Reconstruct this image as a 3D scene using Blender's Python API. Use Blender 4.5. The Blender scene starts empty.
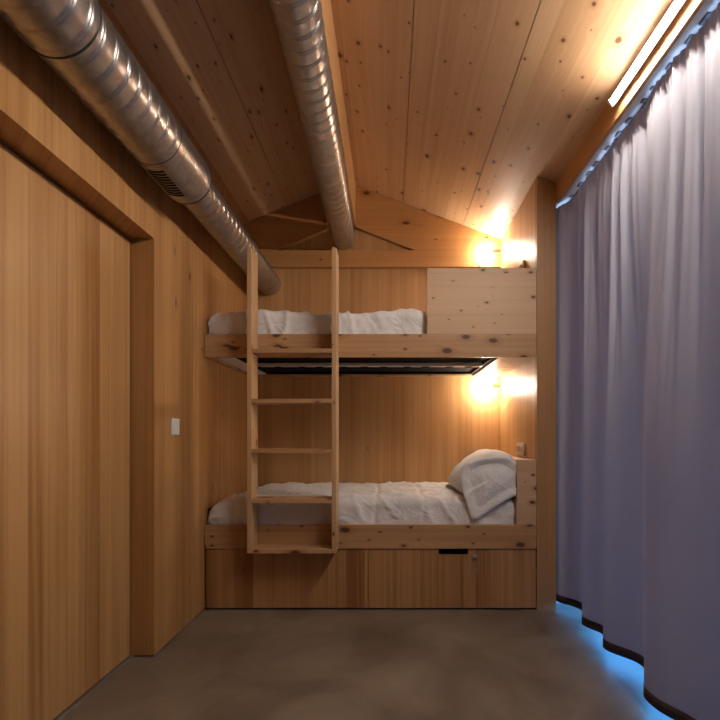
import bpy, bmesh, math, random
from mathutils import Vector, Matrix, noise
random.seed(7)
S = bpy.context.scene
COL = S.collection
PI = math.pi

# ------------------------------------------------------------------ node helpers
class NT:
    def __init__(s, name):
        s.m = bpy.data.materials.new(name); s.m.use_nodes = True
        s.t = s.m.node_tree; s.t.nodes.clear()
        s.out = s.t.nodes.new('ShaderNodeOutputMaterial')
    def n(s, typ, **kw):
        nd = s.t.nodes.new(typ)
        for k, v in kw.items(): setattr(nd, k, v)
        return nd
    def set(s, sock, v):
        if isinstance(v, bpy.types.NodeSocket): s.t.links.new(v, sock)
        elif v is not None: sock.default_value = v
    def math(s, op, a, b=None, c=None, clamp=False):
        nd = s.n('ShaderNodeMath', operation=op, use_clamp=clamp)
        s.set(nd.inputs[0], a); s.set(nd.inputs[1], b)
        if c is not None: s.set(nd.inputs[2], c)
        return nd.outputs[0]
    def comb(s, x, y, z):
        nd = s.n('ShaderNodeCombineXYZ')
        for i, v in enumerate((x, y, z)): s.set(nd.inputs[i], v)
        return nd.outputs[0]
    def noise(s, vec, scale=1, detail=3, rough=.5, dist=0):
        nd = s.n('ShaderNodeTexNoise')
        s.set(nd.inputs['Vector'], vec); nd.inputs['Scale'].default_value = scale
        nd.inputs['Detail'].default_value = detail; nd.inputs['Roughness'].default_value = rough
        nd.inputs['Distortion'].default_value = dist
        return nd.outputs['Fac']
    def mix(s, f, a, b, mode='MIX'):
        nd = s.n('ShaderNodeMix', data_type='RGBA', blend_type=mode)
        s.set(nd.inputs[0], f); s.set(nd.inputs[6], a); s.set(nd.inputs[7], b)
        return nd.outputs[2]
    def mapr(s, v, a, b, c=0, d=1, smooth=False):
        nd = s.n('ShaderNodeMapRange'); nd.clamp = True
        if smooth: nd.interpolation_type = 'SMOOTHSTEP'
        s.set(nd.inputs[0], v)
        for i, q in enumerate((a, b, c, d)): s.set(nd.inputs[i+1], q)
        return nd.outputs[0]
    def bsdf(s, **kw):
        b = s.n('ShaderNodeBsdfPrincipled')
        for k, v in kw.items(): s.set(b.inputs[k], v)
        s.t.links.new(b.outputs[0], s.out.inputs[0])
        return b
    def bump(s, h, strength, dist=.002):
        b = s.n('ShaderNodeBump'); s.set(b.inputs['Height'], h)
        b.inputs['Strength'].default_value = strength; b.inputs['Distance'].default_value = dist
        return b.outputs[0]

def rgb(r, g, b): return (r, g, b, 1)

def wood(name, grain='z', light=(.60, .33, .135), dark=(.44, .20, .065), lam=.12, var=.5,
         lines=1.0, knots=0.0, ksc=(5.5, 3.2), ksize=.07, rough=.42, coat=0.0, coat_r=.2):
    t = NT(name)
    tc = t.n('ShaderNodeTexCoord'); sp = t.n('ShaderNodeSeparateXYZ')
    t.t.links.new(tc.outputs['Object'], sp.inputs[0])
    X, Y, Z = sp.outputs
    if grain == 'z': u, w = t.math('ADD', X, Y), Z
    elif grain == 'y': u, w = t.math('MULTIPLY_ADD', Z, .8, X), Y
    else: u, w = t.math('MULTIPLY_ADD', Y, .9, Z), X
    l = t.math('FLOOR', t.math('DIVIDE', t.math('ADD', u, 3.137), lam))
    wn = t.n('ShaderNodeTexWhiteNoise', noise_dimensions='1D'); t.set(wn.inputs['W'], l)
    r1 = wn.outputs['Value']
    # cell coordinates
    kv = t.comb(t.math('MULTIPLY', u, ksc[0]), t.math('MULTIPLY_ADD', r1, 3.0, t.math('MULTIPLY', w, ksc[1])), 0)
    vo = t.n('ShaderNodeTexVoronoi', voronoi_dimensions='2D', feature='F1'); t.set(vo.inputs['Vector'], kv)
    vo.inputs['Scale'].default_value = 1
    sc = t.n('ShaderNodeSeparateColor'); t.t.links.new(vo.outputs['Color'], sc.inputs[0])
    d = vo.outputs['Distance']
    exist = t.math('LESS_THAN', sc.outputs[0], knots)
    # warp grain around knots
    warp = t.math('MULTIPLY', t.math('MULTIPLY', exist, t.mapr(d, 0, .3, 1, 0, True)), .012)
    low = t.noise(t.comb(t.math('MULTIPLY', u, 5), t.math('MULTIPLY', r1, 31), t.math('MULTIPLY', w, .9)), 1, 3)
    uw = t.math('ADD', t.math('ADD', u, warp), t.math('MULTIPLY', low, .03))
    fine = t.noise(t.comb(t.math('MULTIPLY', uw, 170), t.math('MULTIPLY', r1, 17), t.math('MULTIPLY', w, 1.1)), 1, 2, .6)
    band = t.noise(t.comb(t.math('MULTIPLY', uw, 42), t.math('MULTIPLY', r1, 57), t.math('MULTIPLY', w, .5)), 1, 2)
    pore = t.noise(t.comb(t.math('MULTIPLY', u, 420), 0.0, t.math('MULTIPLY', w, 22)), 1, 1)
    f = t.math('ADD', t.math('MULTIPLY', t.math('SUBTRACT', r1, .5), var),
               t.math('ADD', t.math('MULTIPLY', t.math('SUBTRACT', fine, .5), 1.3*lines),
                      t.math('MULTIPLY', t.math('SUBTRACT', band, .5), 1.3*lines)))
    wide = t.noise(t.comb(t.math('MULTIPLY', uw, 13), t.math('MULTIPLY', r1, 91), t.math('MULTIPLY', w, .35)), 1, 2)
    f = t.math('ADD', f, t.math('MULTIPLY', t.math('SUBTRACT', wide, .5), 1.5*lines))
    f = t.math('ADD', f, t.math('MULTIPLY', t.math('SUBTRACT', low, .5), .9))
    f = t.math('ADD', f, t.math('MULTIPLY', t.math('SUBTRACT', pore, .5), .25))
    f = t.math('ADD', f, .45, clamp=True)
    c = t.mix(f, rgb(*light), rgb(*dark))
    # lamella joint
    fr = t.math('FRACT', t.math('DIVIDE', t.math('ADD', u, 3.137), lam))
    jn = t.math('LESS_THAN', fr, .0016/lam)
    c = t.mix(t.math('MULTIPLY', jn, .35), c, rgb(dark[0]*.4, dark[1]*.35, dark[2]*.3))
    if knots > 0:
        kn = t.noise(t.comb(t.math('MULTIPLY', u, 60), t.math('MULTIPLY', w, 40), 0), 1, 2)
        kr = t.math('MULTIPLY', t.math('MULTIPLY_ADD', t.math('POWER', sc.outputs[1], 2.2), .95, .22), ksize)
        dd = t.math('ADD', d, t.math('MULTIPLY', t.math('SUBTRACT', kn, .5), .055))
        halo = t.math('MULTIPLY', t.mapr(t.math('DIVIDE', dd, kr), .9, 2.6, 1, 0, True), exist)
        core = t.math('MULTIPLY', t.mapr(t.math('DIVIDE', dd, kr), .55, 1.05, 1, 0, True), exist)
        c = t.mix(t.math('MULTIPLY', halo, .45), c, rgb(dark[0]*.75, dark[1]*.6, dark[2]*.5))
        c = t.mix(t.math('MULTIPLY', core, .92), c, rgb(.075, .022, .008))
    b = t.bsdf(**{'Base Color': c, 'Roughness': t.math('MULTIPLY_ADD', fine, .15, rough-.07),
                  'Coat Weight': coat, 'Coat Roughness': coat_r})
    t.set(b.inputs['Normal'], t.bump(t.math('ADD', fine, t.math('MULTIPLY', pore, .5)), .12, .001))
    return t.m

def plain(name, col, rough=.5, metal=0.0, **kw):
    t = NT(name)
    tc = t.n('ShaderNodeTexCoord')
    nz = t.noise(tc.outputs['Object'], 14, 3)
    c = t.mix(nz, rgb(*[v*.9 for v in col]), rgb(*[min(1, v*1.1) for v in col]))
    t.bsdf(**{'Base Color': c, 'Roughness': rough, 'Metallic': metal, **kw})
    return t.m

def emit(name, col, strength):
    t = NT(name); e = t.n('ShaderNodeEmission')
    e.inputs[0].default_value = rgb(*col); e.inputs[1].default_value = strength
    t.t.links.new(e.outputs[0], t.out.inputs[0]); return t.m

M = {}
WL, WD = (.58, .318, .120), (.37, .165, .047)
M['wall'] = wood('larch_wall_boards', 'z', WL, WD, lam=.135, var=.5, lines=.8, knots=.05, rough=.36)
M['alcove'] = wood('oiled_alcove_panel', 'z', (.66, .385, .165), (.47, .235, .080), lam=.11, var=.35, lines=.75, knots=.04, rough=.42, coat=.22, coat_r=.36)
M['door'] = wood('sliding_door_boards', 'z', (.58, .325, .128), (.36, .160, .046), lam=.105, var=.7, lines=.95, knots=.03, rough=.38)
M['ceil'] = wood('spruce_ceiling_panels', 'y', (.66, .43, .245), (.48, .265, .125), lam=.163, var=.45, lines=.55, knots=.97, ksc=(10.5, 5.4), ksize=.105, rough=.5)
M['beam_y'] = wood('glulam_ridge', 'y', (.60, .34, .145), (.44, .215, .08), lam=.5, var=.2, lines=.6, knots=.25, rough=.45)
M['beam_x'] = wood('glulam_gable', 'x', (.60, .31, .110), (.42, .185, .055), lam=.5, var=.2, lines=.6, knots=.5, ksize=.11, rough=.45)
M['pine_x'] = wood('pine_rail', 'x', (.60, .37, .19), (.43, .225, .095), lam=.4, var=.2, lines=.7, knots=.85, ksc=(11, 6.0), ksize=.24, rough=.45)
M['pine_guard'] = wood('spruce_guard_board', 'x', (.68, .46, .285), (.55, .34, .185), lam=.085, var=.6, lines=.45, knots=.8, ksc=(12, 7), ksize=.135, rough=.5)
M['pine_z'] = wood('pine_upright', 'z', (.66, .43, .23), (.50, .28, .13), lam=.4, var=.2, lines=.6, knots=.6, ksc=(9, 5), ksize=.13, rough=.45)
M['drawer'] = wood('drawer_front_boards', 'z', (.53, .285, .115), (.28, .115, .035), lam=.115, var=1.1, lines=.95, knots=.10, rough=.45)
M['post'] = wood('larch_post', 'z', (.50, .29, .125), (.36, .18, .065), lam=.2, var=.2, lines=.7, knots=.04, rough=.45)
M['white'] = plain('white_plastic', (.78, .76, .72), .35)
M['cream'] = plain('cream_plastic', (.80, .70, .58), .35)
M['black'] = plain('matt_black', (.008, .008, .010), .9, 0.0, **{'Specular IOR Level': .12})
M['rubber'] = plain('black_rubber', (.02, .02, .02), .5)
M['steel'] = plain('brushed_steel', (.55, .53, .50), .3, 1.0)
M['track'] = plain('aluminium_track', (.62, .64, .68), .35, .9)
M['lintel'] = plain('pale_painted_lintel', (.70, .68, .66), .6)
M['frame'] = plain('dark_window_frame', (.08, .08, .09), .4)
M['tube'] = emit('lit_tube', (1, .90, .80), 195)
M['bulb'] = emit('lit_bulb', (1, .88, .72), 260)
M['hem'] = plain('dark_hem', (.055, .035, .04), .9)

def duct_mat():
    t = NT('galvanised_steel')
    tc = t.n('ShaderNodeTexCoord')
    vo = t.n('ShaderNodeTexVoronoi', feature='F1'); t.set(vo.inputs['Vector'], tc.outputs['Object']); vo.inputs['Scale'].default_value = 60
    sc = t.n('ShaderNodeSeparateColor'); t.t.links.new(vo.outputs['Color'], sc.inputs[0])
    nz = t.noise(tc.outputs['Object'], 9, 4)
    c = t.mix(sc.outputs[0], rgb(.42, .41, .40), rgb(.53, .52, .51))
    c = t.mix(t.mapr(nz, .35, .75, 0, .6), c, rgb(.36, .34, .33))
    r = t.math('MULTIPLY_ADD', nz, .14, .24)
    b = t.bsdf(**{'Base Color': c, 'Metallic': .95, 'Roughness': r})
    t.set(b.inputs['Normal'], t.bump(nz, .03, .003))
    return t.m
M['duct'] = duct_mat()

def concrete():
    t = NT('polished_concrete')
    tc = t.n('ShaderNodeTexCoord'); v = tc.outputs['Object']
    a = t.noise(v, 2.2, 5, .6, .6); b_ = t.noise(v, 9, 4, .6); c_ = t.noise(v, 90, 2)
    c = t.mix(t.mapr(a, .3, .72), rgb(.120, .086, .060), rgb(.33, .262, .195))
    c = t.mix(t.mapr(b_, .35, .75, 0, .5), c, rgb(.20, .155, .12))
    c = t.mix(t.mapr(c_, .55, .8, 0, .18), c, rgb(.12, .09, .07))
    b = t.bsdf(**{'Base Color': c, 'Roughness': t.math('MULTIPLY_ADD', a, .25, .26)})
    t.set(b.inputs['Normal'], t.bump(b_, .05, .004))
    return t.m
M['floor'] = concrete()

def fabric(name, col, scale, bumpy, trans=0.0, rough=.9):
    t = NT(name)
    tc = t.n('ShaderNodeTexCoord'); v = tc.outputs['Object']
    nz = t.noise(v, scale, 4, .6); fn = t.noise(v, 700, 1)
    c = t.mix(nz, rgb(*[q*.94 for q in col]), rgb(*[min(1, q*1.04) for q in col]))
    b = t.bsdf(**{'Base Color': c, 'Roughness': rough, 'Sheen Weight': .15})
    t.set(b.inputs['Normal'], t.bump(t.math('ADD', t.math('MULTIPLY_ADD', t.math('ABSOLUTE', t.math('SUBTRACT', t.noise(v, scale*.9, 3, .55, 1.2), .5)), -2.5, nz), t.math('MULTIPLY', fn, .04)), bumpy, .012))
    if trans:
        tr = t.n('ShaderNodeBsdfTranslucent'); t.set(tr.inputs[0], c)
        mx = t.n('ShaderNodeMixShader'); mx.inputs[0].default_value = trans
        t.t.links.new(b.outputs[0], mx.inputs[1]); t.t.links.new(tr.outputs[0], mx.inputs[2])
        t.t.links.new(mx.outputs[0], t.out.inputs[0])
    return t.m
M['linen'] = fabric('white_bed_linen', (.86, .845, .84), 7, .6)
M['mattress'] = fabric('white_mattress_cover', (.72, .70, .70), 30, .2)
M['curtain'] = fabric('grey_curtain_cloth', (.455, .455, .52), 6, .05, .028)

def glass():
    t = NT('window_glass')
    tr = t.n('ShaderNodeBsdfTransparent'); tr.inputs[0].default_value = rgb(.93, .96, .97)
    gl = t.n('ShaderNodeBsdfGlossy'); gl.inputs['Roughness'].default_value = .02
    mx = t.n('ShaderNodeMixShader'); mx.inputs[0].default_value = .06
    t.t.links.new(tr.outputs[0], mx.inputs[1]); t.t.links.new(gl.outputs[0], mx.inputs[2])
    t.t.links.new(mx.outputs[0], t.out.inputs[0]); return t.m
M['glass'] = glass()

# ------------------------------------------------------------------ mesh helpers
def link(name, bm, mat, parent=None, smooth=False):
    me = bpy.data.meshes.new(name)
    bmesh.ops.recalc_face_normals(bm, faces=bm.faces[:])
    bm.to_mesh(me); bm.free()
    if mat: me.materials.append(mat)
    if smooth:
        for p in me.polygons: p.use_smooth = True
    o = bpy.data.objects.new(name, me); COL.objects.link(o)
    if parent: o.parent = parent
    return o

def box(bm, x0, x1, y0, y1, z0, z1, bev=0.0):
    r = bmesh.ops.create_cube(bm, size=1)
    vs = r['verts']
    for v in vs:
        v.co = Vector((x0 + (v.co.x+.5)*(x1-x0), y0 + (v.co.y+.5)*(y1-y0), z0 + (v.co.z+.5)*(z1-z0)))
    if bev:
        es = list({e for v in vs for e in v.link_edges})
        bmesh.ops.bevel(bm, geom=es, offset=bev, segments=2, affect='EDGES', profile=.6)
    return bm

def B(*a, bev=.002):
    bm = bmesh.new(); box(bm, *a, bev=bev); return bm

def prism(pts, y0, y1, bm=None):
    bm = bm or bmesh.new()
    a = [bm.verts.new((x, y0, z)) for x, z in pts]; b = [bm.verts.new((x, y1, z)) for x, z in pts]
    bm.faces.new(a); bm.faces.new(b[::-1])
    n = len(pts)
    for i in range(n): bm.faces.new((a[i], b[i], b[(i+1) % n], a[(i+1) % n]))
    return bm

def cyl(bm, p0, p1, r0, r1=None, seg=24, caps=True):
    p0, p1 = Vector(p0), Vector(p1); r1 = r0 if r1 is None else r1
    d = p1-p0
    q = d.to_track_quat('Z', 'Y').to_matrix().to_4x4()
    bmesh.ops.create_cone(bm, cap_ends=caps, segments=seg, radius1=r0, radius2=r1, depth=d.length,
                          matrix=Matrix.Translation((p0+p1)/2) @ q)
    return bm

def lathe(bm, prof, origin, axis, seg=28):
    """prof: list of (t along axis, r)"""
    origin = Vector(origin); axis = Vector(axis).normalized()
    q = axis.to_track_quat('Z', 'Y').to_matrix()
    rings = []
    for t, r in prof:
        rings.append([bm.verts.new(origin + q @ Vector((r*math.cos(2*PI*k/seg), r*math.sin(2*PI*k/seg), t))) for k in range(seg)])
    for a, b in zip(rings, rings[1:]):
        for k in range(seg): bm.faces.new((a[k], a[(k+1) % seg], b[(k+1) % seg], b[k]))
    bm.faces.new(rings[0][::-1]); bm.faces.new(rings[-1])
    return bm

def struct(name, bm, mat, parent=None, smooth=False):
    o = link(name, bm, mat, parent, smooth); o['kind'] = 'structure'; return o

def thing(name, label, cat, loc=(0, 0, 0), group=None):
    o = bpy.data.objects.new(name, None); COL.objects.link(o); o.location = loc
    o['label'] = label; o['category'] = cat; o['kind'] = 'thing'
    if group: o['group'] = group
    o.empty_display_size = .1
    return o

def tag(o, label, cat, group=None):
    o['label'] = label; o['category'] = cat; o['kind'] = 'thing'
    if group: o['group'] = group
    return o

def off(bm, loc):
    bmesh.ops.translate(bm, verts=bm.verts[:], vec=-Vector(loc)); return bm

# ------------------------------------------------------------------ dimensions
H = 1.07                      # eye height
XL, XR, YF, YB = -1.145, .910, 3.0, 4.0
Y0 = -3.0
RX, RZ = -.345, 2.075+H      # ridge
def ceil_z(x): return RZ - (.37*(x-RX) if x > RX else .395*(RX-x))

# ------------------------------------------------------------------ the room
struct('floor', B(-1.4, 1.34, Y0, YB+.1, -.1, 0, bev=0), M['floor'])

# ceiling: boards panels .49 wide with fine gaps, plus backing
bm = bmesh.new()
seams = [RX+.0, .108, .599, 1.090, 1.36]
def slab(x0, x1, dz0, dz1):
    prism([(x0, ceil_z(x0)+dz0), (x1, ceil_z(x1)+dz0), (x1, ceil_z(x1)+dz1), (x0, ceil_z(x0)+dz1)], Y0, YB+.1, bm)
for a, b in zip(seams, seams[1:]): slab(a+.002, b-.002, 0, .03)
for a, b in ((-.83, RX-.001), (-1.36, -.833)): slab(a, b-.001, 0, .03)
slab(RX, 1.36, .03, .06); slab(-1.36, RX-.0001, .03, .06)
struct('ceiling', bm, M['ceil'])

# left wall with the door recess
DY1, DY0, DZ = 2.364, .30, 2.035
bm = bmesh.new()
box(bm, XL-.125, XL, DY1, 2.818, .008, ceil_z(XL)-.002)
box(bm, XL-.125, XL, 2.821, YB+.1, .008, ceil_z(XL)-.002)
box(bm, XL-.125, XL, Y0, DY1-.0005, DZ, ceil_z(XL)-.002)
box(bm, XL-.125, XL, Y0, DY0, .008, DZ-.0005)
box(bm, XL-.20, XL-.16, Y0, YB+.1, .001, ceil_z(XL-.2)-.01)
struct('wall_left', bm, M['wall'])
d = struct('door_1', B(XL-.155, XL-.112, DY0-.05, DY1-.012, .014, DZ-.014), M['door'])
struct('trim_1', B(XL-.118, XL-.098, DY0+.005, DY1-.002, .0005, .008, bev=0), M['track'])

# back wall: wide oiled panels, front wall (behind the camera), right return wall
bm = bmesh.new()
box(bm, XL-.1, 1.36, YB, YB+.1, 0.001, 2.60)
box(bm, XL-.1, 1.36, YB, YB+.1, 2.6005, 2.62)
prism([(XL-.1, 2.6201), (1.02, 2.6201), (1.02, ceil_z(1.02)-.001), (RX, RZ-.001), (XL, ceil_z(XL)-.001)], YB, YB+.1, bm)
struct('wall_back', bm, M['alcove'])
struct('wall_front', prism([(-1.3, 0), (1.34, 0), (1.34, ceil_z(1.34)), (RX, RZ), (-1.3, ceil_z(-1.3))], Y0-.1, Y0), M['wall'])
struct('wall_right', prism([(XR, .001), (1.026, .001), (1.026, ceil_z(1.026)-.001), (XR, ceil_z(XR)-.001)], YF+.045, YB-.001), M['alcove'])
struct('trim_2', prism([(XR, .001), (1.028, .001), (1.028, ceil_z(1.028)-.001), (XR, ceil_z(XR)-.001)], YF, YF+.044), M['post'])
struct('wall_side', B(1.03, 1.34, YF+.12, YF+.2, .001, 2.6, bev=0), M['lintel'])
# plate beam above the window and its pale soffit
struct('trim_3', prism([(1.030, 1.442+H), (1.046, 1.442+H), (1.046, ceil_z(1.046)-.001), (1.030, ceil_z(1.030)-.001)], Y0, YF+.12), M['beam_y'])
struct('trim_4', prism([(1.047, 1.443+H), (1.34, 1.443+H), (1.34, ceil_z(1.34)-.001), (1.047, ceil_z(1.047)-.001)], Y0, YF+.119), M['lintel'])
# ridge beam and the gable timbers
struct('trim_5', prism([(-.415, 1.728+H), (-.275, 1.728+H), (-.275, ceil_z(-.275)-.001), (RX, RZ-.001), (-.415, ceil_z(-.415)-.001)], Y0, YB-.001), M['beam_y'])
yb0, yb1 = YB-.042, YB-.001
struct('trim_6', B(XL+.001, XR-.001, yb0, yb1, 1.385+H, 1.523+H, bev=.002), M['beam_x'])
struct('trim_7', prism([(-.274, 1.71+H), (.20, 1.5245+H), (XR-.001, 1.5245+H), (XR-.001, ceil_z(XR)-.002), (-.274, ceil_z(-.274)-.002)], yb0, yb1), M['beam_x'])
struct('trim_8', prism([(XL+.001, 1.5245+H), (-.913, 1.5245+H), (-.416, 1.735+H), (-.416, ceil_z(-.416)-.002), (XL+.001, ceil_z(XL)-.002)], yb0-.004, yb1), M['beam_x'])

# window wall behind the curtain
wf = bmesh.new()
WZ = 1.442+H
ys = [Y0+.01, -1.7, -.45, .75, 1.9, YF+.115]
box(wf, 1.25, 1.31, Y0+.01, YF+.115, .001, .05, bev=.003)
box(wf, 1.25, 1.31, Y0+.01, YF+.115, WZ-.05, WZ-.001, bev=.003)
for y in ys:
    yy = min(max(y, Y0+.035), YF+.09)
    box(wf, 1.2505, 1.3095, yy-.025, yy+.025, .0505, WZ-.0505, bev=.003)
win = struct('window_1', wf, M['frame'])
for a, b in zip(ys, ys[1:]):
    struct('pane', B(1.277, 1.283, a+.03, b-.03, .052, WZ-.052, bev=0), M['glass'], win)

# ------------------------------------------------------------------ spiral ducts
def spiral(cx, cz, R, y0, y1, pitch=.072, h=.0034, seg=72, step=.0026, cap1=True):
    bm = bmesh.new(); n = max(2, int((y1-y0)/step))
    fx = cx if callable(cx) else (lambda y: cx)
    rings = []
    for i in range(n+1):
        y = y0+(y1-y0)*i/n; ring = []
        for k in range(seg):
            a = 2*PI*k/seg
            ph = (y/pitch + k/seg) % 1.0
            dd = (ph-.5)*pitch
            r = R + h*math.exp(-(dd/.0030)**2) - .0024*math.exp(-((dd-.0085)/.0028)**2)
            r += .0007*math.sin(PI*((ph+.5) % 1.0))
            r += .0003*noise.noise(Vector((y*6, math.cos(a)*2, math.sin(a)*2+R*9)))
            ring.append(bm.verts.new((fx(y)+r*math.cos(a), y, cz+r*math.sin(a))))
        rings.append(ring)
    for a, b in zip(rings, rings[1:]):
        for k in range(seg): bm.faces.new((a[k], a[(k+1) % seg], b[(k+1) % seg], b[k]))
    if cap1: bm.faces.new(rings[-1])
    return bm
def ring_bm(cx, cz, R0, R1, y0, y1, seg=72):
    bm = bmesh.new()
    sec = [(R0, y0), (R1-.001, y0), (R1, y0+.002), (R1, y1-.002), (R1-.001, y1), (R0, y1)]
    rr = [[bm.verts.new((cx+r*math.cos(2*PI*k/seg), y, cz+r*math.sin(2*PI*k/seg))) for k in range(seg)] for r, y in sec]
    for i in range(len(sec)):
        a, b = rr[i], rr[(i+1) % len(sec)]
        for k in range(seg): bm.faces.new((a[k], a[(k+1) % seg], b[(k+1) % seg], b[k]))
    return bm
def patch(cx, cz, R, th, a0, a1, y0, y1, n=8):
    bm = bmesh.new(); g = []
    for i in range(n+1):
        a = math.radians(a0+(a1-a0)*i/n); c, s = math.cos(a), math.sin(a)
        g.append([bm.verts.new((cx+r*c, y, cz+r*s)) for r, y in ((R, y0), (R+th, y0), (R+th, y1), (R, y1))])
    for p, q in zip(g, g[1:]):
        for k in range(4): bm.faces.new((p[k], p[(k+1) % 4], q[(k+1) % 4], q[k]))
    bm.faces.new(g[0]); bm.faces.new(g[-1])
    return bm

CX, CZ = -.989, 1.257+H
L = (CX, 1.5, CZ)
dL = thing('ventilation_duct', 'wide galvanised spiral duct with an air grille running along the left wall', 'duct', L)
def dpart(name, bm, mat, loc, par, smooth=True):
    return link(name, off(bm, loc), mat, par, smooth)
def dsub(name, bm, mat, loc, par):
    return link(name, off(bm, loc), mat, par, True)
dpart('pipe_section', spiral(CX, CZ, .127, -.6, 1.449, cap1=False), M['duct'], L, dL)
dpart('pipe_section', spiral(CX, CZ, .1265, Y0+.002, -.6, cap1=False, step=.01), M['duct'], L, dL)
dpart('pipe_section', spiral(CX, CZ, .120, 1.452, 2.03, cap1=False), M['duct'], L, dL)
sec = dpart('pipe_section', spiral(CX, CZ, .1205, 2.03, 2.37, h=.0012, pitch=.118), M['duct'], L, dL)
dpart('pipe_section', spiral(CX, CZ, .092, 2.36, YB-.002), M['duct'], L, dL)
g = dpart('gasket', ring_bm(CX, CZ, .118, .1295, 1.445, 1.453), M['rubber'], L, dL, False)
dpart('gasket', ring_bm(CX, CZ, .115, .1222, 2.026, 2.031), M['rubber'], L, dL, False)
dpart('gasket', ring_bm(CX, CZ, .090, .1228, 2.365, 2.373), M['rubber'], L, dL, False)
dpart('clamp_ring', ring_bm(CX, CZ, .116, .1225, 2.335, 2.341), M['duct'], L, dL, False)
dpart('reducer', lathe(bmesh.new(), [(0, .1195), (.012, .117), (.035, .096), (.06, .0945)], (CX, 2.373, CZ), (0, 1, 0), 72), M['duct'], L, dL)
bm = bmesh.new(); cyl(bm, (CX+.085, 1.448, CZ+.105), (CX+.125, 1.448, CZ+.085), .004, seg=10)
cyl(bm, (CX+.118, 1.448, CZ+.088), (CX+.127, 1.448, CZ+.084), .008, seg=6)
dpart('bolt', bm, M['steel'], L, dL, False)
gr = dpart('vent_grille', patch(CX, CZ, .1202, .0045, -122, -68, 2.045, 2.30), M['duct'], L, dL, False)
for i in range(10):
    y = 2.070+i*.0225
    dsub('slot', patch(CX, CZ, .1240, .0016, -112, -78, y, y+.015, 5), M['black'], L, gr)

RXC, RZC = -.362, 1.612+H
def rxc(y): return -.377+.0135*(3.95-max(y, .8))
L2 = (RXC, 1.5, RZC)
dR = thing('ventilation_duct', 'slimmer galvanised spiral duct hanging beneath the ridge beam', 'duct', L2)
dpart('pipe_section', spiral(rxc, RZC, .091, 0, yb0-.006), M['duct'], L2, dR)
dpart('pipe_section', spiral(rxc, RZC, .0905, Y0+.002, 0, step=.01), M['duct'], L2, dR)
for y in (-1.2, .4, 3.55):
    RXC = rxc(y)
    bm = ring_bm(RXC, RZC, .0905, .0945, y, y+.02)
    box(bm, RXC-.004, RXC+.004, y+.004, y+.016, RZC+.0944, 1.7275+H)
    dpart('hanger', bm, M['duct'], L2, dR, False)

# ------------------------------------------------------------------ lower bed platform
L = (0, YF, 0)
pl = thing('bed_platform', 'built-in lower pine bunk with storage drawers and boxed headboard', 'bunk bed', L)
def P(name, bm, mat, par, loc, smooth=False): return link(name, off(bm, loc), mat, par, smooth)
P('side_rail', B(XL+.003, XR-.002, YF, YF+.03, .380, .527), M['pine_x'], pl, L)
P('headboard', B(.787, XR-.002, YF+.001, YB-.002, .5275, .928), M['pine_guard'], pl, L)
P('bed_base', B(XL+.003, XR-.002, YF+.031, YB-.002, .36, .40), M['pine_x'], pl, L)
P('plinth', B(XL+.003, XR-.002, YF+.04, YF+.06, .001, .359, bev=0), M['black'], pl, L)
d1 = P('drawer_front', B(XL+.010, -.133, YF+.008, YF+.028, .012, .376, bev=.0015), M['drawer'], pl, L)
# right front with finger slot cut at the top edge
bm = bmesh.new()
sx0, sx1 = .305, .487
box(bm, -.130, sx0, YF+.008, YF+.028, .012, .376)
box(bm, sx1, XR-.004, YF+.008, YF+.028, .012, .376)
box(bm, sx0, sx1, YF+.008, YF+.028, .012, .346)
d2 = P('drawer_front', bm, M['drawer'], pl, L)
bm = bmesh.new()
box(bm, sx0, sx1, YF+.027, YF+.034, .344, .377)
box(bm, sx0+.002, sx0+.005, YF+.006, YF+.028, .346, .377); box(bm, sx1-.005, sx1-.002, YF+.006, YF+.028, .346, .377)
box(bm, sx0+.002, sx1-.002, YF+.0065, YF+.028, .3445, .348)
P('finger_slot', bm, M['black'], d2, L)
bm = bmesh.new(); kx, kz = .527, .333
lathe(bm, [(0, .018), (.004, .018), (.007, .015), (.014, .013), (.015, .006)], (kx, YF+.0085, kz), (0, -1, 0), 20)
P('lock', bm, M['steel'], d2, L, True)
bm = bmesh.new()
box(bm, kx-.0015, kx+.0015, YF-.024, YF-.004, kz-.003, kz+.003)
lathe(bm, [(-.001, .011), (.001, .011)], (kx, YF-.032, kz), (1, 0, 0), 18)
for i in range(8):
    bmesh.ops.create_uvsphere(bm, u_segments=8, v_segments=6, radius=.0034, matrix=Matrix.Translation((kx, YF-.034, kz-.018-.0066*i)))
lathe(bm, [(-.001, .009), (.001, .009)], (kx, YF-.034, kz-.076), (0, 1, 0), 14)
P('key', bm, M['steel'], d2, L, False)

# ------------------------------------------------------------------ upper bunk
L = (0, YF, 1.564)
ub = thing('loft_bed', 'built-in upper pine bunk with guard board and black slatted base', 'bunk bed', L)
P('side_rail', B(XL+.003, XR-.002, YF, YF+.03, 1.564, 1.706), M['pine_x'], ub, L)
P('guard_board', B(.232, XR-.002, YF+.001, YF+.030, 1.7065, 2.113), M['pine_guard'], ub, L)
P('back_rail', B(XL+.003, XR-.002, YB-.035, YB-.002, 1.564, 1.68), M['pine_x'], ub, L)
P('end_board', B(.685, XR-.003, YF+.031, YB-.036, 1.566, 1.59), M['pine_x'], ub, L)
P('end_rail', B(XL+.003, XL+.028, YF+.031, YB-.036, 1.564, 1.68), M['pine_x'], ub, L)
bm = bmesh.new()
for y in (YF+.06, YB-.09): box(bm, -.99, .684, y, y+.03, 1.578, 1.608, bev=.003)
for x in (-.99, .654): box(bm, x, x+.03, YF+.0905, YB-.0905, 1.578, 1.608, bev=.003)
fr = P('slatted_base', bm, M['black'], ub, L)
sl = bmesh.new()
x = -.955
first = None
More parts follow.
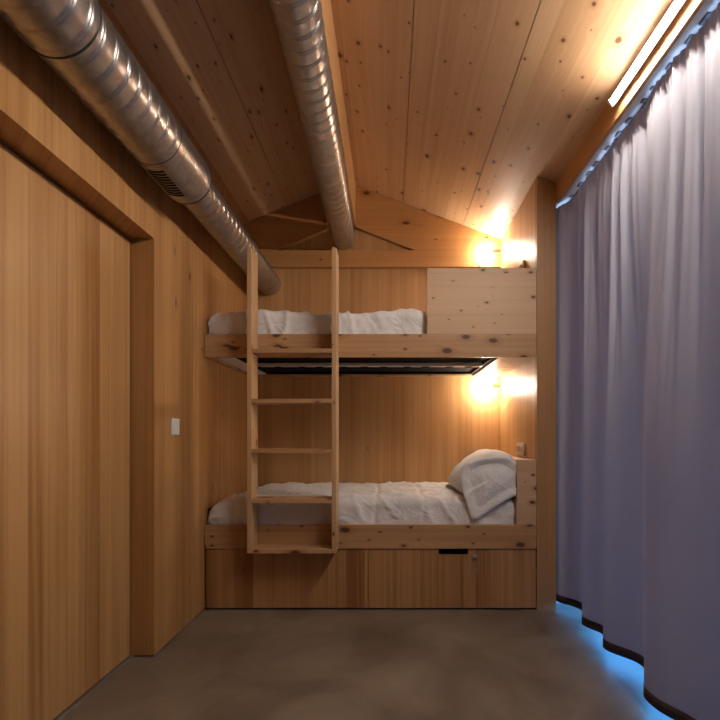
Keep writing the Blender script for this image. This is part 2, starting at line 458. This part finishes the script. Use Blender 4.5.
while x < .62:
    if first is None:
        bmx = bmesh.new(); box(bmx, 0, .0700, YF+.0905, YB-.0905, 1.596, 1.606, bev=.002)
        first = P('slat', bmx, M['black'], fr, L); first.location = (x, 0, 0)
    else:
        c = first.copy(); COL.objects.link(c); c.parent = fr; c.location = (x, 0, 0)
    x += .0705
bm = bmesh.new(); box(bm, -.955, .65, YF+.40, YF+.45, 1.566, 1.590, bev=.004)
mr = P('centre_rail', bm, M['white'], fr, L)
for i in range(11):
    xx = -.95+i*.15+random.uniform(-.02, .02)
    bm = bmesh.new(); box(bm, xx, xx+.05, YF+.425, YF+.46, 1.560, 1.594, bev=.005)
    P('slat_holder', bm, M['black'], mr, L)

# ------------------------------------------------------------------ bedding
def fbm(x, y, z, o=4):
    v = 0; a = 1
    for i in range(o):
        v += a*noise.noise(Vector((x, y, z))); x *= 2.03; y *= 2.03; z *= 2.03; a *= .5
    return v
def crease(x, y, z):           # ridged folds
    return 1-abs(noise.noise(Vector((x, y, z))))*2.2

def mattress(name, x0, x1, y0, y1, z0, z1, label):
    loc = ((x0+x1)/2, (y0+y1)/2, z0)
    bm = B(x0, x1, y0, y1, z0, z1, bev=.03)
    o = tag(link(name, off(bm, loc), M['mattress'], None, True), label, 'mattress'); o.location = loc
    bm = bmesh.new()
    if z0 > 1: box(bm, x0+.005, x0+.118, y0+.03, y1-.02, z0-.036, z0+.01, bev=.012)
    for zz in (z0+.025, z1-.025):
        box(bm, x0+.02, x1-.02, y0-.004, y0+.004, zz-.004, zz+.004, bev=.002)
    P('piping', bm, M['mattress'], o, loc)
    return o

def duvet(name, x0, x1, yb, yf, zt, zb_, zin, label, seed, amp=1.0, lend=None, upper=False, quilt=.30):
    """closed sheet: over the top from the wall to the front edge, then down inside the rail"""
    NX = int((x1-x0)/.012)
    r = .055
    path = []                                     # (y, z, ny, nz)
    n1 = 44
    for i in range(n1): path.append((yb+(yf+r-yb)*i/n1, zt, 0, 1))
    for i in range(11):
        a = PI/2*i/10; path.append((yf+r-r*math.sin(a), zt-r+r*math.cos(a), -math.sin(a), math.cos(a)))
    n2 = 12
    for i in range(1, n2+1): path.append((yf, zt-r+(zb_-zt+r)*i/n2, -1, 0))
    N = len(path)
    bm = bmesh.new(); outer = []; inner = []
    cum = [0]
    for a, b in zip(path, path[1:]): cum.append(cum[-1]+math.hypot(a[0]-b[0], a[1]-b[1]))
    for i in range(NX+1):
        x = x0+(x1-x0)*i/NX; co = []; ci = []
        e0 = (x-x0)/.24; e1 = (x1-x)/.06
        env = 1.0
        for j, (y, z, ny, nz) in enumerate(path):
            s = cum[j]
            dsp = .016*fbm(x*2.4+seed, s*2.6, seed) + .010*fbm(x*7, s*5+seed, 1.3)
            warp = .25*noise.noise(Vector((x*3, s*3, seed)))
            cr = crease(x*(9 if upper else 5)+warp*3, s*(3 if upper else 6)+warp*2, seed+4)
            dsp += .011*max(0, cr)**3*(1.3 if upper else 1)
            dsp += .007*crease(x*17+s*9*(-1 if upper else 1), s*6-x*3, seed+9)**2*.6
            # stitched quilt channels
            q = abs(((x+.09)/quilt+.12*noise.noise(Vector((s*3, x, seed)))) % 1 - .5)
            if not upper: dsp -= .010*math.exp(-((.5-q)*quilt/.013)**2)
            dsp *= amp
            zz = z + nz*dsp; yy = y + ny*dsp
            # rounded ends
            k = 0
            if e0 < 1: k = (1-math.sqrt(max(0, 1-(1-e0)**2)))
            k2 = 0
            if e1 < 1: k2 = (1-math.sqrt(max(0, 1-(1-e1)**2)))
            hgt = zt-zin
            f = max(0.0, (z-zb_)/(zt-zb_))
            zz -= f*(k*(lend if lend is not None else .03) + k2*.05)
            yy += (k*.012+k2*.02) if j > n1-6 else 0
            co.append(bm.verts.new((x, yy, max(zz, zb_))))
            ci.append(bm.verts.new((x, min(y+.0, yb-.001) if nz == 1 else y+.022, max(min(z, zt)-.045-(f*(k*(lend or .03)+k2*.05)) if nz > 0 else min(z, zt-.05), zb_))))
        outer.append(co); inner.append(ci)
    for a, b in zip(outer, outer[1:]):
        for j in range(N-1): bm.faces.new((a[j], a[j+1], b[j+1], b[j]))
    for a, b in zip(inner, inner[1:]):
        for j in range(N-1): bm.faces.new((a[j], b[j], b[j+1], a[j+1]))
    for i in range(NX):
        for j in (0, N-1): bm.faces.new((outer[i][j], outer[i+1][j], inner[i+1][j], inner[i][j]))
    for i in (0, NX):
        for j in range(N-1): bm.faces.new((outer[i][j], outer[i][j+1], inner[i][j+1], inner[i][j]))
    loc = ((x0+x1)/2, (yb+yf)/2, zb_)
    o = tag(link(name, off(bm, loc), M['linen'], None, True), label, 'duvet'); o.location = loc
    return o

mattress('mattress', XL+.02, .775, YF+.062, YB-.02, .401, .600, 'white mattress of the lower bunk, under the quilted duvet')
duvet('duvet', XL+.006, .785, YB-.008, YF+.036, .690, .505, .60, 'rumpled white duvet spread over the lower bunk beside the pillow', 3.1, 1.0, lend=.12)
mattress('mattress', XL+.03, .675, YF+.075, YB-.06, 1.609, 1.75, 'white mattress of the upper bunk, seen from below by the wall')
duvet('duvet', XL+.006, .80, YB-.04, YF+.042, 1.862, 1.700, 1.745, 'creased white duvet on the upper bunk behind the guard board', 11.7, 1.0, lend=.035, upper=True)

# pillow, long axis into the bunk, leaning on the headboard, open case end towards the room
def pillow():
    loc = (.62, 3.1, .70)
    root = thing('pillow', 'plump white pillow in an open-ended case leaning on the headboard', 'pillow', loc)
    ang = math.radians(38)
    ex = Vector((math.cos(ang), 0, math.sin(ang))); en = Vector((-math.sin(ang), 0, math.cos(ang)))
    C0 = Vector((.632, 0, .822))
    def sect(t, hw, th, k, n):      # superellipse ring
        a = 2*PI*k/n; c, s = math.cos(a), math.sin(a)
        u = math.copysign(abs(c)**.85, c)*hw; v = math.copysign(abs(s)**.95, s)*th
        return u, v
    n = 56; bm = bmesh.new(); rings = []
    ts = [0, .02, .05, .1, .16, .24, .34, .44, .54, .64, .72, .80, .86, .91, .95, .98, 1]
    y0, y1 = 3.085, 3.86
    for t in ts:
        e = min(t, 1-t)*2
        fl = (1-(1-min(1, e*1.6))**2.4)**.5 if t > .5 else (1-(1-min(1, (t*2+.12)*1.4))**2.2)**.5
        hw = .205*(.86+.14*fl); th = .012+.095*fl
        ring = []
        for k in range(n):
            u, v = sect(t, hw, th, k, n)
            p = C0 + ex*u + en*v
            if v < 0: p = C0 + ex*u + en*v*.8
            p.y = y0+(y1-y0)*t
            # corners pull out at the far end
            if t > .8: p.y += (t-.8)*.35*(abs(u)/hw)**4*.6
            dn = .010*fbm(p.x*6, p.y*6, p.z*6) + .008*crease(p.x*9, p.y*5, p.z*7)**2*.6
            p += en*dn*(1 if v > 0 else -.3)
            p.z = max(p.z, .708-(.0 if p.x > .5 else .0))
            p.x = min(p.x, .784)
            ring.append(bm.verts.new(p))
        rings.append(ring)
    for a, b in zip(rings, rings[1:]):
        for k in range(n): bm.faces.new((a[k], a[(k+1) % n], b[(k+1) % n], b[k]))
    # dished near end
    c = bm.verts.new(C0+Vector((0, y0-.035, 0)))
    mid = []
    for k in range(n):
        p = rings[0][k].co.copy(); q = C0.copy(); q.y = y0
        m = q.lerp(p, .65); m.y = y0-.028; mid.append(bm.verts.new(m))
    for k in range(n):
        bm.faces.new((rings[0][k], rings[0][(k+1) % n], mid[(k+1) % n], mid[k]))
        bm.faces.new((mid[k], mid[(k+1) % n], c))
    P('cushion', bm, M['linen'], root, loc, True)
    # case cuff: flares from the pillow outline to a soft drooping diamond
    pts = [(-.19, .03), (-.165, .085), (-.06, .125), (.07, .135), (.16, .10), (.205, .04), (.23, -.03), (.195, -.085), (.14, -.11),
           (.06, -.15), (-.02, -.205), (-.085, -.25), (-.125, -.245), (-.15, -.18), (-.175, -.10), (-.19, -.03)]
    # outline in xz around C0, order clockwise from left
    m = len(pts); N2 = 96
    def outl(k):
        f = k/N2*m; i = int(f); t = f-i
        p0, p1, p2, p3 = (Vector(pts[(i+j-1) % m]) for j in range(4))
        return .5*((2*p1)+(-p0+p2)*t+(2*p0-5*p1+4*p2-p3)*t*t+(-p0+3*p1-3*p2+p3)*t**3)
    bm = bmesh.new(); R = []
    for lev, (f, yy) in enumerate(((.70, 3.120), (.86, 3.088), (.97, 3.048), (1.0, 3.018), (.985, 3.010), (.90, 3.014), (.80, 3.015), (.72, 3.024), (.66, 3.026), (.50, 3.014), (.3, 3.006), (.12, 3.003))):
        ring = []
        for k in range(N2):
            o = outl(k)
            cs, sn = math.cos(2*PI*k/N2), math.sin(2*PI*k/N2)
            wv = (.012*noise.noise(Vector((cs*1.6, sn*1.6, 2+lev*.15)))+.005*noise.noise(Vector((cs*4, sn*4, 5))))*min(1, f*1.1)**2
            p = Vector((C0.x+.002+o.x*f, yy+wv, C0.z-.01+o.y*f))
            if o.y < -.10: p.y -= .010
            p.x = min(p.x, .786+max(0, .03-(p.y-3.0))*.0+ (.022 if p.y < 2.999 else 0))
            ring.append(bm.verts.new(p))
        R.append(ring)
    for a, b in zip(R, R[1:]):
        for k in range(N2): bm.faces.new((a[k], a[(k+1) % N2], b[(k+1) % N2], b[k]))
    bm.faces.new(R[-1])
    P('pillowcase_cuff', bm, M['linen'], root, loc, True)
pillow()

# ------------------------------------------------------------------ ladder
L = (-.575, 2.93, .386)
lad = thing('bunk_ladder', 'pale pine ladder with five treads hooked on the front of both bunks', 'ladder', L)
LX0, LX1 = -.838, -.313
for a in (LX0, LX1-.026):
    P('stile', B(a, a+.026, 2.855, 2.998, .386, 2.185), M['pine_z'], lad, L)
for i in range(5):
    zt = .410+.295*i
    P('tread', B(LX0+.0265, LX1-.0265, 2.856, 2.997, zt-.025, zt), M['pine_x'], lad, L)

# ------------------------------------------------------------------ reading lamps
def lamp(z, label, first=None):
    L = (XR, 3.905, z)
    t = thing('reading_lamp', label, 'wall lamp', L, 'reading lamps in the bunk corners')
    if first:
        for ch in first.children:
            c = ch.copy(); COL.objects.link(c); c.parent = t
        return t
    bm = lathe(bmesh.new(), [(0, .034), (.006, .034), (.010, .030), (.012, .01)], L, (-1, 0, 0), 28)
    P('wall_plate', bm, M['steel'], t, L, True)
    P('stem', lathe(bmesh.new(), [(.010, .007), (.03, .007), (.032, .012), (.05, .013), (.085, .019), (.088, .020), (.088, .016)], L, (-1, 0, 0), 24), M['steel'], t, L, True)
    bm = bmesh.new(); bmesh.ops.create_uvsphere(bm, u_segments=24, v_segments=16, radius=.034, matrix=Matrix.Translation((XR-.118, 3.905, z)))
    P('bulb', bm, M['bulb'], t, L, True)
    return t
lm = lamp(1.48, 'lit reading lamp in the lower bunk corner, under the slatted base')
lamp(2.565, 'lit reading lamp in the upper bunk corner, just below the sloping ceiling', lm)

# sockets on the right alcove wall
L = (XR, 3.36, .985)
so = thing('power_socket', 'cream power socket on the alcove wall above the lower headboard', 'socket', L)
P('cover_plate', B(XR-.016, XR-.0005, 3.25, 3.42, .945, 1.03, bev=.004), M['white'], so, L)
for yy in (3.295, 3.375):
    P('outlet', lathe(bmesh.new(), [(0, .024), (.010, .024), (.011, .020), (.006, .019)], (XR-.0155, yy, .988), (-1, 0, 0), 24), M['cream'], so, L, True)
L = (XR, 3.30, 2.22)
so = thing('power_socket', 'round brown socket on the alcove wall above the guard board', 'socket', L)
P('cover_plate', lathe(bmesh.new(), [(0, .048), (.010, .047), (.014, .040), (.015, .01)], (XR-.0005, 3.30, 2.22), (-1, 0, 0), 32), M['pine_guard'], so, L, True)
P('outlet', lathe(bmesh.new(), [(0, .024), (.012, .024), (.013, .018), (.008, .017)], (XR-.0125, 3.30, 2.22), (-1, 0, 0), 24), M['pine_z'], so, L, True)

# light switch on the left wall
L = (XL, 2.585, 1.125)
sw = thing('light_switch', 'small white light switch on the left wall between door and bunks', 'light switch', L)
P('cover_plate', B(XL+.0003, XL+.010, 2.542, 2.628, 1.082, 1.168, bev=.003), M['white'], sw, L)
P('rocker', B(XL+.0095, XL+.0135, 2.555, 2.615, 1.095, 1.155, bev=.002), M['white'], sw, L)

# ------------------------------------------------------------------ tube light on the plate beam
TX, TZ, TY0, TY1 = .998, 1.501+H, .66, 2.165
L = (TX, (TY0+TY1)/2, TZ)
tl = thing('tube_light', 'lit linear lamp with white end caps along the ceiling edge above the curtain', 'tube light', L)
nx, nz = -.86, -.51           # the opal face looks across the room and slightly down
def cross(a0, a1, h0, h1): return [(TX+nx*a+nz*b, TZ+nz*a-nx*b) for a, b in ((a0, -h0), (a0, h0), (a1, h1), (a1, -h1))]
P('housing', prism(cross(-.022, .0, .010, .0155), TY0-.01, TY1+.01), M['white'], tl, L)
arc = [(.0145*math.sin(PI*(q/10-.5)), .0003+.0085*math.cos(PI*(q/10-.5))) for q in range(11)]
P('diffuser', prism([(TX+nx*a+nz*b, TZ+nz*a-nx*b) for b, a in arc], TY0, TY1), M['tube'], tl, L)
for y in (TY0-.026, TY1+.0105):
    P('end_cap', prism(cross(-.023, .010, .012, .0165), y, y+.015), M['white'], tl, L)

# ------------------------------------------------------------------ curtain
cl = []
ctrl = [(3.10, 1.034), (3.02, 1.046), (2.87, 1.130), (2.76, 1.105), (2.655, 1.054), (2.60, 1.062), (2.52, 1.098), (2.44, 1.085), (2.36, 1.038), (2.30, 1.050),
        (2.16, 1.126), (2.04, 1.085), (1.913, .998), (1.83, 1.000), (1.70, 1.045), (1.58, 1.10), (1.48, 1.07), (1.36, 1.02), (1.26, 1.05),
        (1.12, 1.13), (.98, 1.06), (.86, 1.02), (.70, 1.10), (.56, 1.14), (.42, 1.05), (.30, 1.02), (.12, 1.11), (-.05, 1.03), (-.22, 1.02),
        (-.4, 1.12), (-.6, 1.03), (-.8, 1.12), (-1.0, 1.03), (-1.2, 1.10), (-1.4, 1.04), (-1.65, 1.12), (-1.9, 1.04), (-2.2, 1.12), (-2.5, 1.04), (-2.96, 1.10)]
ctrl.sort()
def cprof(y):
    y = max(ctrl[0][0], min(ctrl[-1][0], y))
    for i in range(len(ctrl)-1):
        if ctrl[i][0] <= y <= ctrl[i+1][0]:
            a = ctrl[max(i-1, 0)]; b = ctrl[i]; c = ctrl[i+1]; d_ = ctrl[min(i+2, len(ctrl)-1)]
            h = c[0]-b[0]; t = (y-b[0])/h
            m0 = (c[1]-a[1])/(c[0]-a[0])*h if c[0] != a[0] else 0
            m1 = (d_[1]-b[1])/(d_[0]-b[0])*h if d_[0] != b[0] else 0
            return (2*t**3-3*t*t+1)*b[1]+(t**3-2*t*t+t)*m0+(-2*t**3+3*t*t)*c[1]+(t**3-t*t)*m1
    return ctrl[-1][1]
CZT, CZB = 1.430+H, .052
def cpoint(y, t):
    """t: 0 bottom .. 1 top"""
    b = cprof(y)
    ww = .05*noise.noise(Vector((y*2.2, 5.5, 0)))
    ph = 2*PI*(y/.135+.9*noise.noise(Vector((y*3, 0, 1.5))))
    pl = .021*math.sin(ph)+.007*math.sin(ph*2.3+1)
    w = max(0, min(1, (t-.35)/.6)); w = w*w*(3-2*w)
    g = w*(1-.72*max(0, min(1, (t-.90)/.08)))
    x = b*(1-.86*w)+1.091*.86*w + .85*pl*g + .004*math.sin(ph*.5+t*3)*(1-w)
    if t > .8: x += .0015*noise.noise(Vector((y*12, t*14, 3)))*(t-.8)*5
    if t > .965:                          # shirred heading
        x += .0045*math.sin(y*2*PI/.030+2*math.sin(y*9)) - .004*math.sin(PI*(t-.965)/.035)
    e = max(0, min(1, (y-2.92)/.14)); e = e*e*(3-2*e)
    return x*(1-e)+1.037*e
bm = bmesh.new(); hb = bmesh.new()
NY = 1700
ya, yb_ = -2.95, 3.085
tl_ = [i/34*.93 for i in range(35)]+[.93+.07*(i+1)/14 for i in range(14)]
prev = None
for i in range(NY+1):
    y = ya+(yb_-ya)*i/NY; colv = []
    for t in tl_:
        z = CZB+.042+(CZT-CZB-.042)*t
        if t > .999: z += .004*noise.noise(Vector((y*14, 1, 1)))-.002
        colv.append(bm.verts.new((cpoint(y, t), y, z)))
    if prev:
        for a, b, c, d_ in zip(prev, prev[1:], colv[1:], colv): bm.faces.new((a, b, c, d_))
    prev = colv
L = (1.08, .9, CZB)
cu = thing('curtain', 'full-height grey curtain hanging in folds with a dark hem', 'curtain', L)
P('cloth', bm, M['curtain'], cu, L, True)
prev = None
for i in range(NY+1):
    y = ya+(yb_-ya)*i/NY
    x = cpoint(y, 0)
    colv = [hb.verts.new(v) for v in ((x-.0015, y, CZB+.044), (x-.002, y, CZB), (x+.0015, y, CZB), (x+.0012, y, CZB+.044))]
    if prev:
        for k in range(4): hb.faces.new((prev[k], prev[(k+1) % 4], colv[(k+1) % 4], colv[k]))
    prev = colv
P('hem', hb, M['hem'], cu, L, True)
# gliders + track
L = (1.084, .9, 1.43+H)
tr = thing('curtain_track', 'dark curtain track under the pale lintel above the curtain', 'curtain rail', L)
P('rail', B(1.100, 1.118, Y0+.02, YF+.10, 1.4305+H, 1.4425+H, bev=.002), M['frame'], tr, L)
gb = bmesh.new(); box(gb, 1.080, 1.0995, -.018, .018, 1.4375+H, 1.4425+H, bev=.001)
bmesh.ops.translate(gb, verts=gb.verts[:], vec=(-L[0], 0, -L[2]))
g0 = link('glider', gb, M['frame'], tr); y = .75
first = True
while y < 3.0:
    o = g0 if first else g0.copy()
    if not first: COL.objects.link(o); o.parent = tr
    first = False
    o.location = (0, y-L[1], 0); o.scale = (1, random.uniform(.5, 1.6), 1); y += random.uniform(.07, .16)

# ------------------------------------------------------------------ world, camera
w = bpy.data.worlds.new('dusk_sky'); S.world = w; w.use_nodes = True
bg = w.node_tree.nodes['Background']
nt = w.node_tree                      # deep blue dusk sky above the horizon, paler glow added below to light soffit
tcw = nt.nodes.new('ShaderNodeTexCoord'); spw = nt.nodes.new('ShaderNodeSeparateXYZ')
mrw = nt.nodes.new('ShaderNodeMapRange'); mxw = nt.nodes.new('ShaderNodeMix'); mxw.data_type = 'RGBA'
nt.links.new(tcw.outputs['Generated'], spw.inputs[0]); nt.links.new(spw.outputs[2], mrw.inputs[0])
mrw.inputs[1].default_value = -.05; mrw.inputs[2].default_value = .05
nt.links.new(mrw.outputs[0], mxw.inputs[0])
mxw.inputs[6].default_value = (.34, .46, .70, 1); mxw.inputs[7].default_value = (.070, .36, .95, 1)
nt.links.new(mxw.outputs[2], bg.inputs[0]); bg.inputs[1].default_value = 7.5

cam = bpy.data.cameras.new('camera'); co = bpy.data.objects.new('camera', cam); COL.objects.link(co)
co.location = (0, 0, H); co.rotation_euler = (PI/2, 0, 0)
cam.sensor_width = 36; cam.sensor_fit = 'HORIZONTAL'; cam.lens = 486/720*36
cam.shift_x = (360-389.5)/720; cam.shift_y = (437-360)/720
cam.clip_start = .02
S.camera = co
S.view_settings.view_transform = 'Standard'; S.view_settings.look = 'None'
S.view_settings.exposure = 0; S.view_settings.gamma = 1; S.view_settings.use_curve_mapping = False
S.cycles.max_bounces = 10; S.cycles.diffuse_bounces = 3; S.cycles.glossy_bounces = 4
S.cycles.use_denoising = True
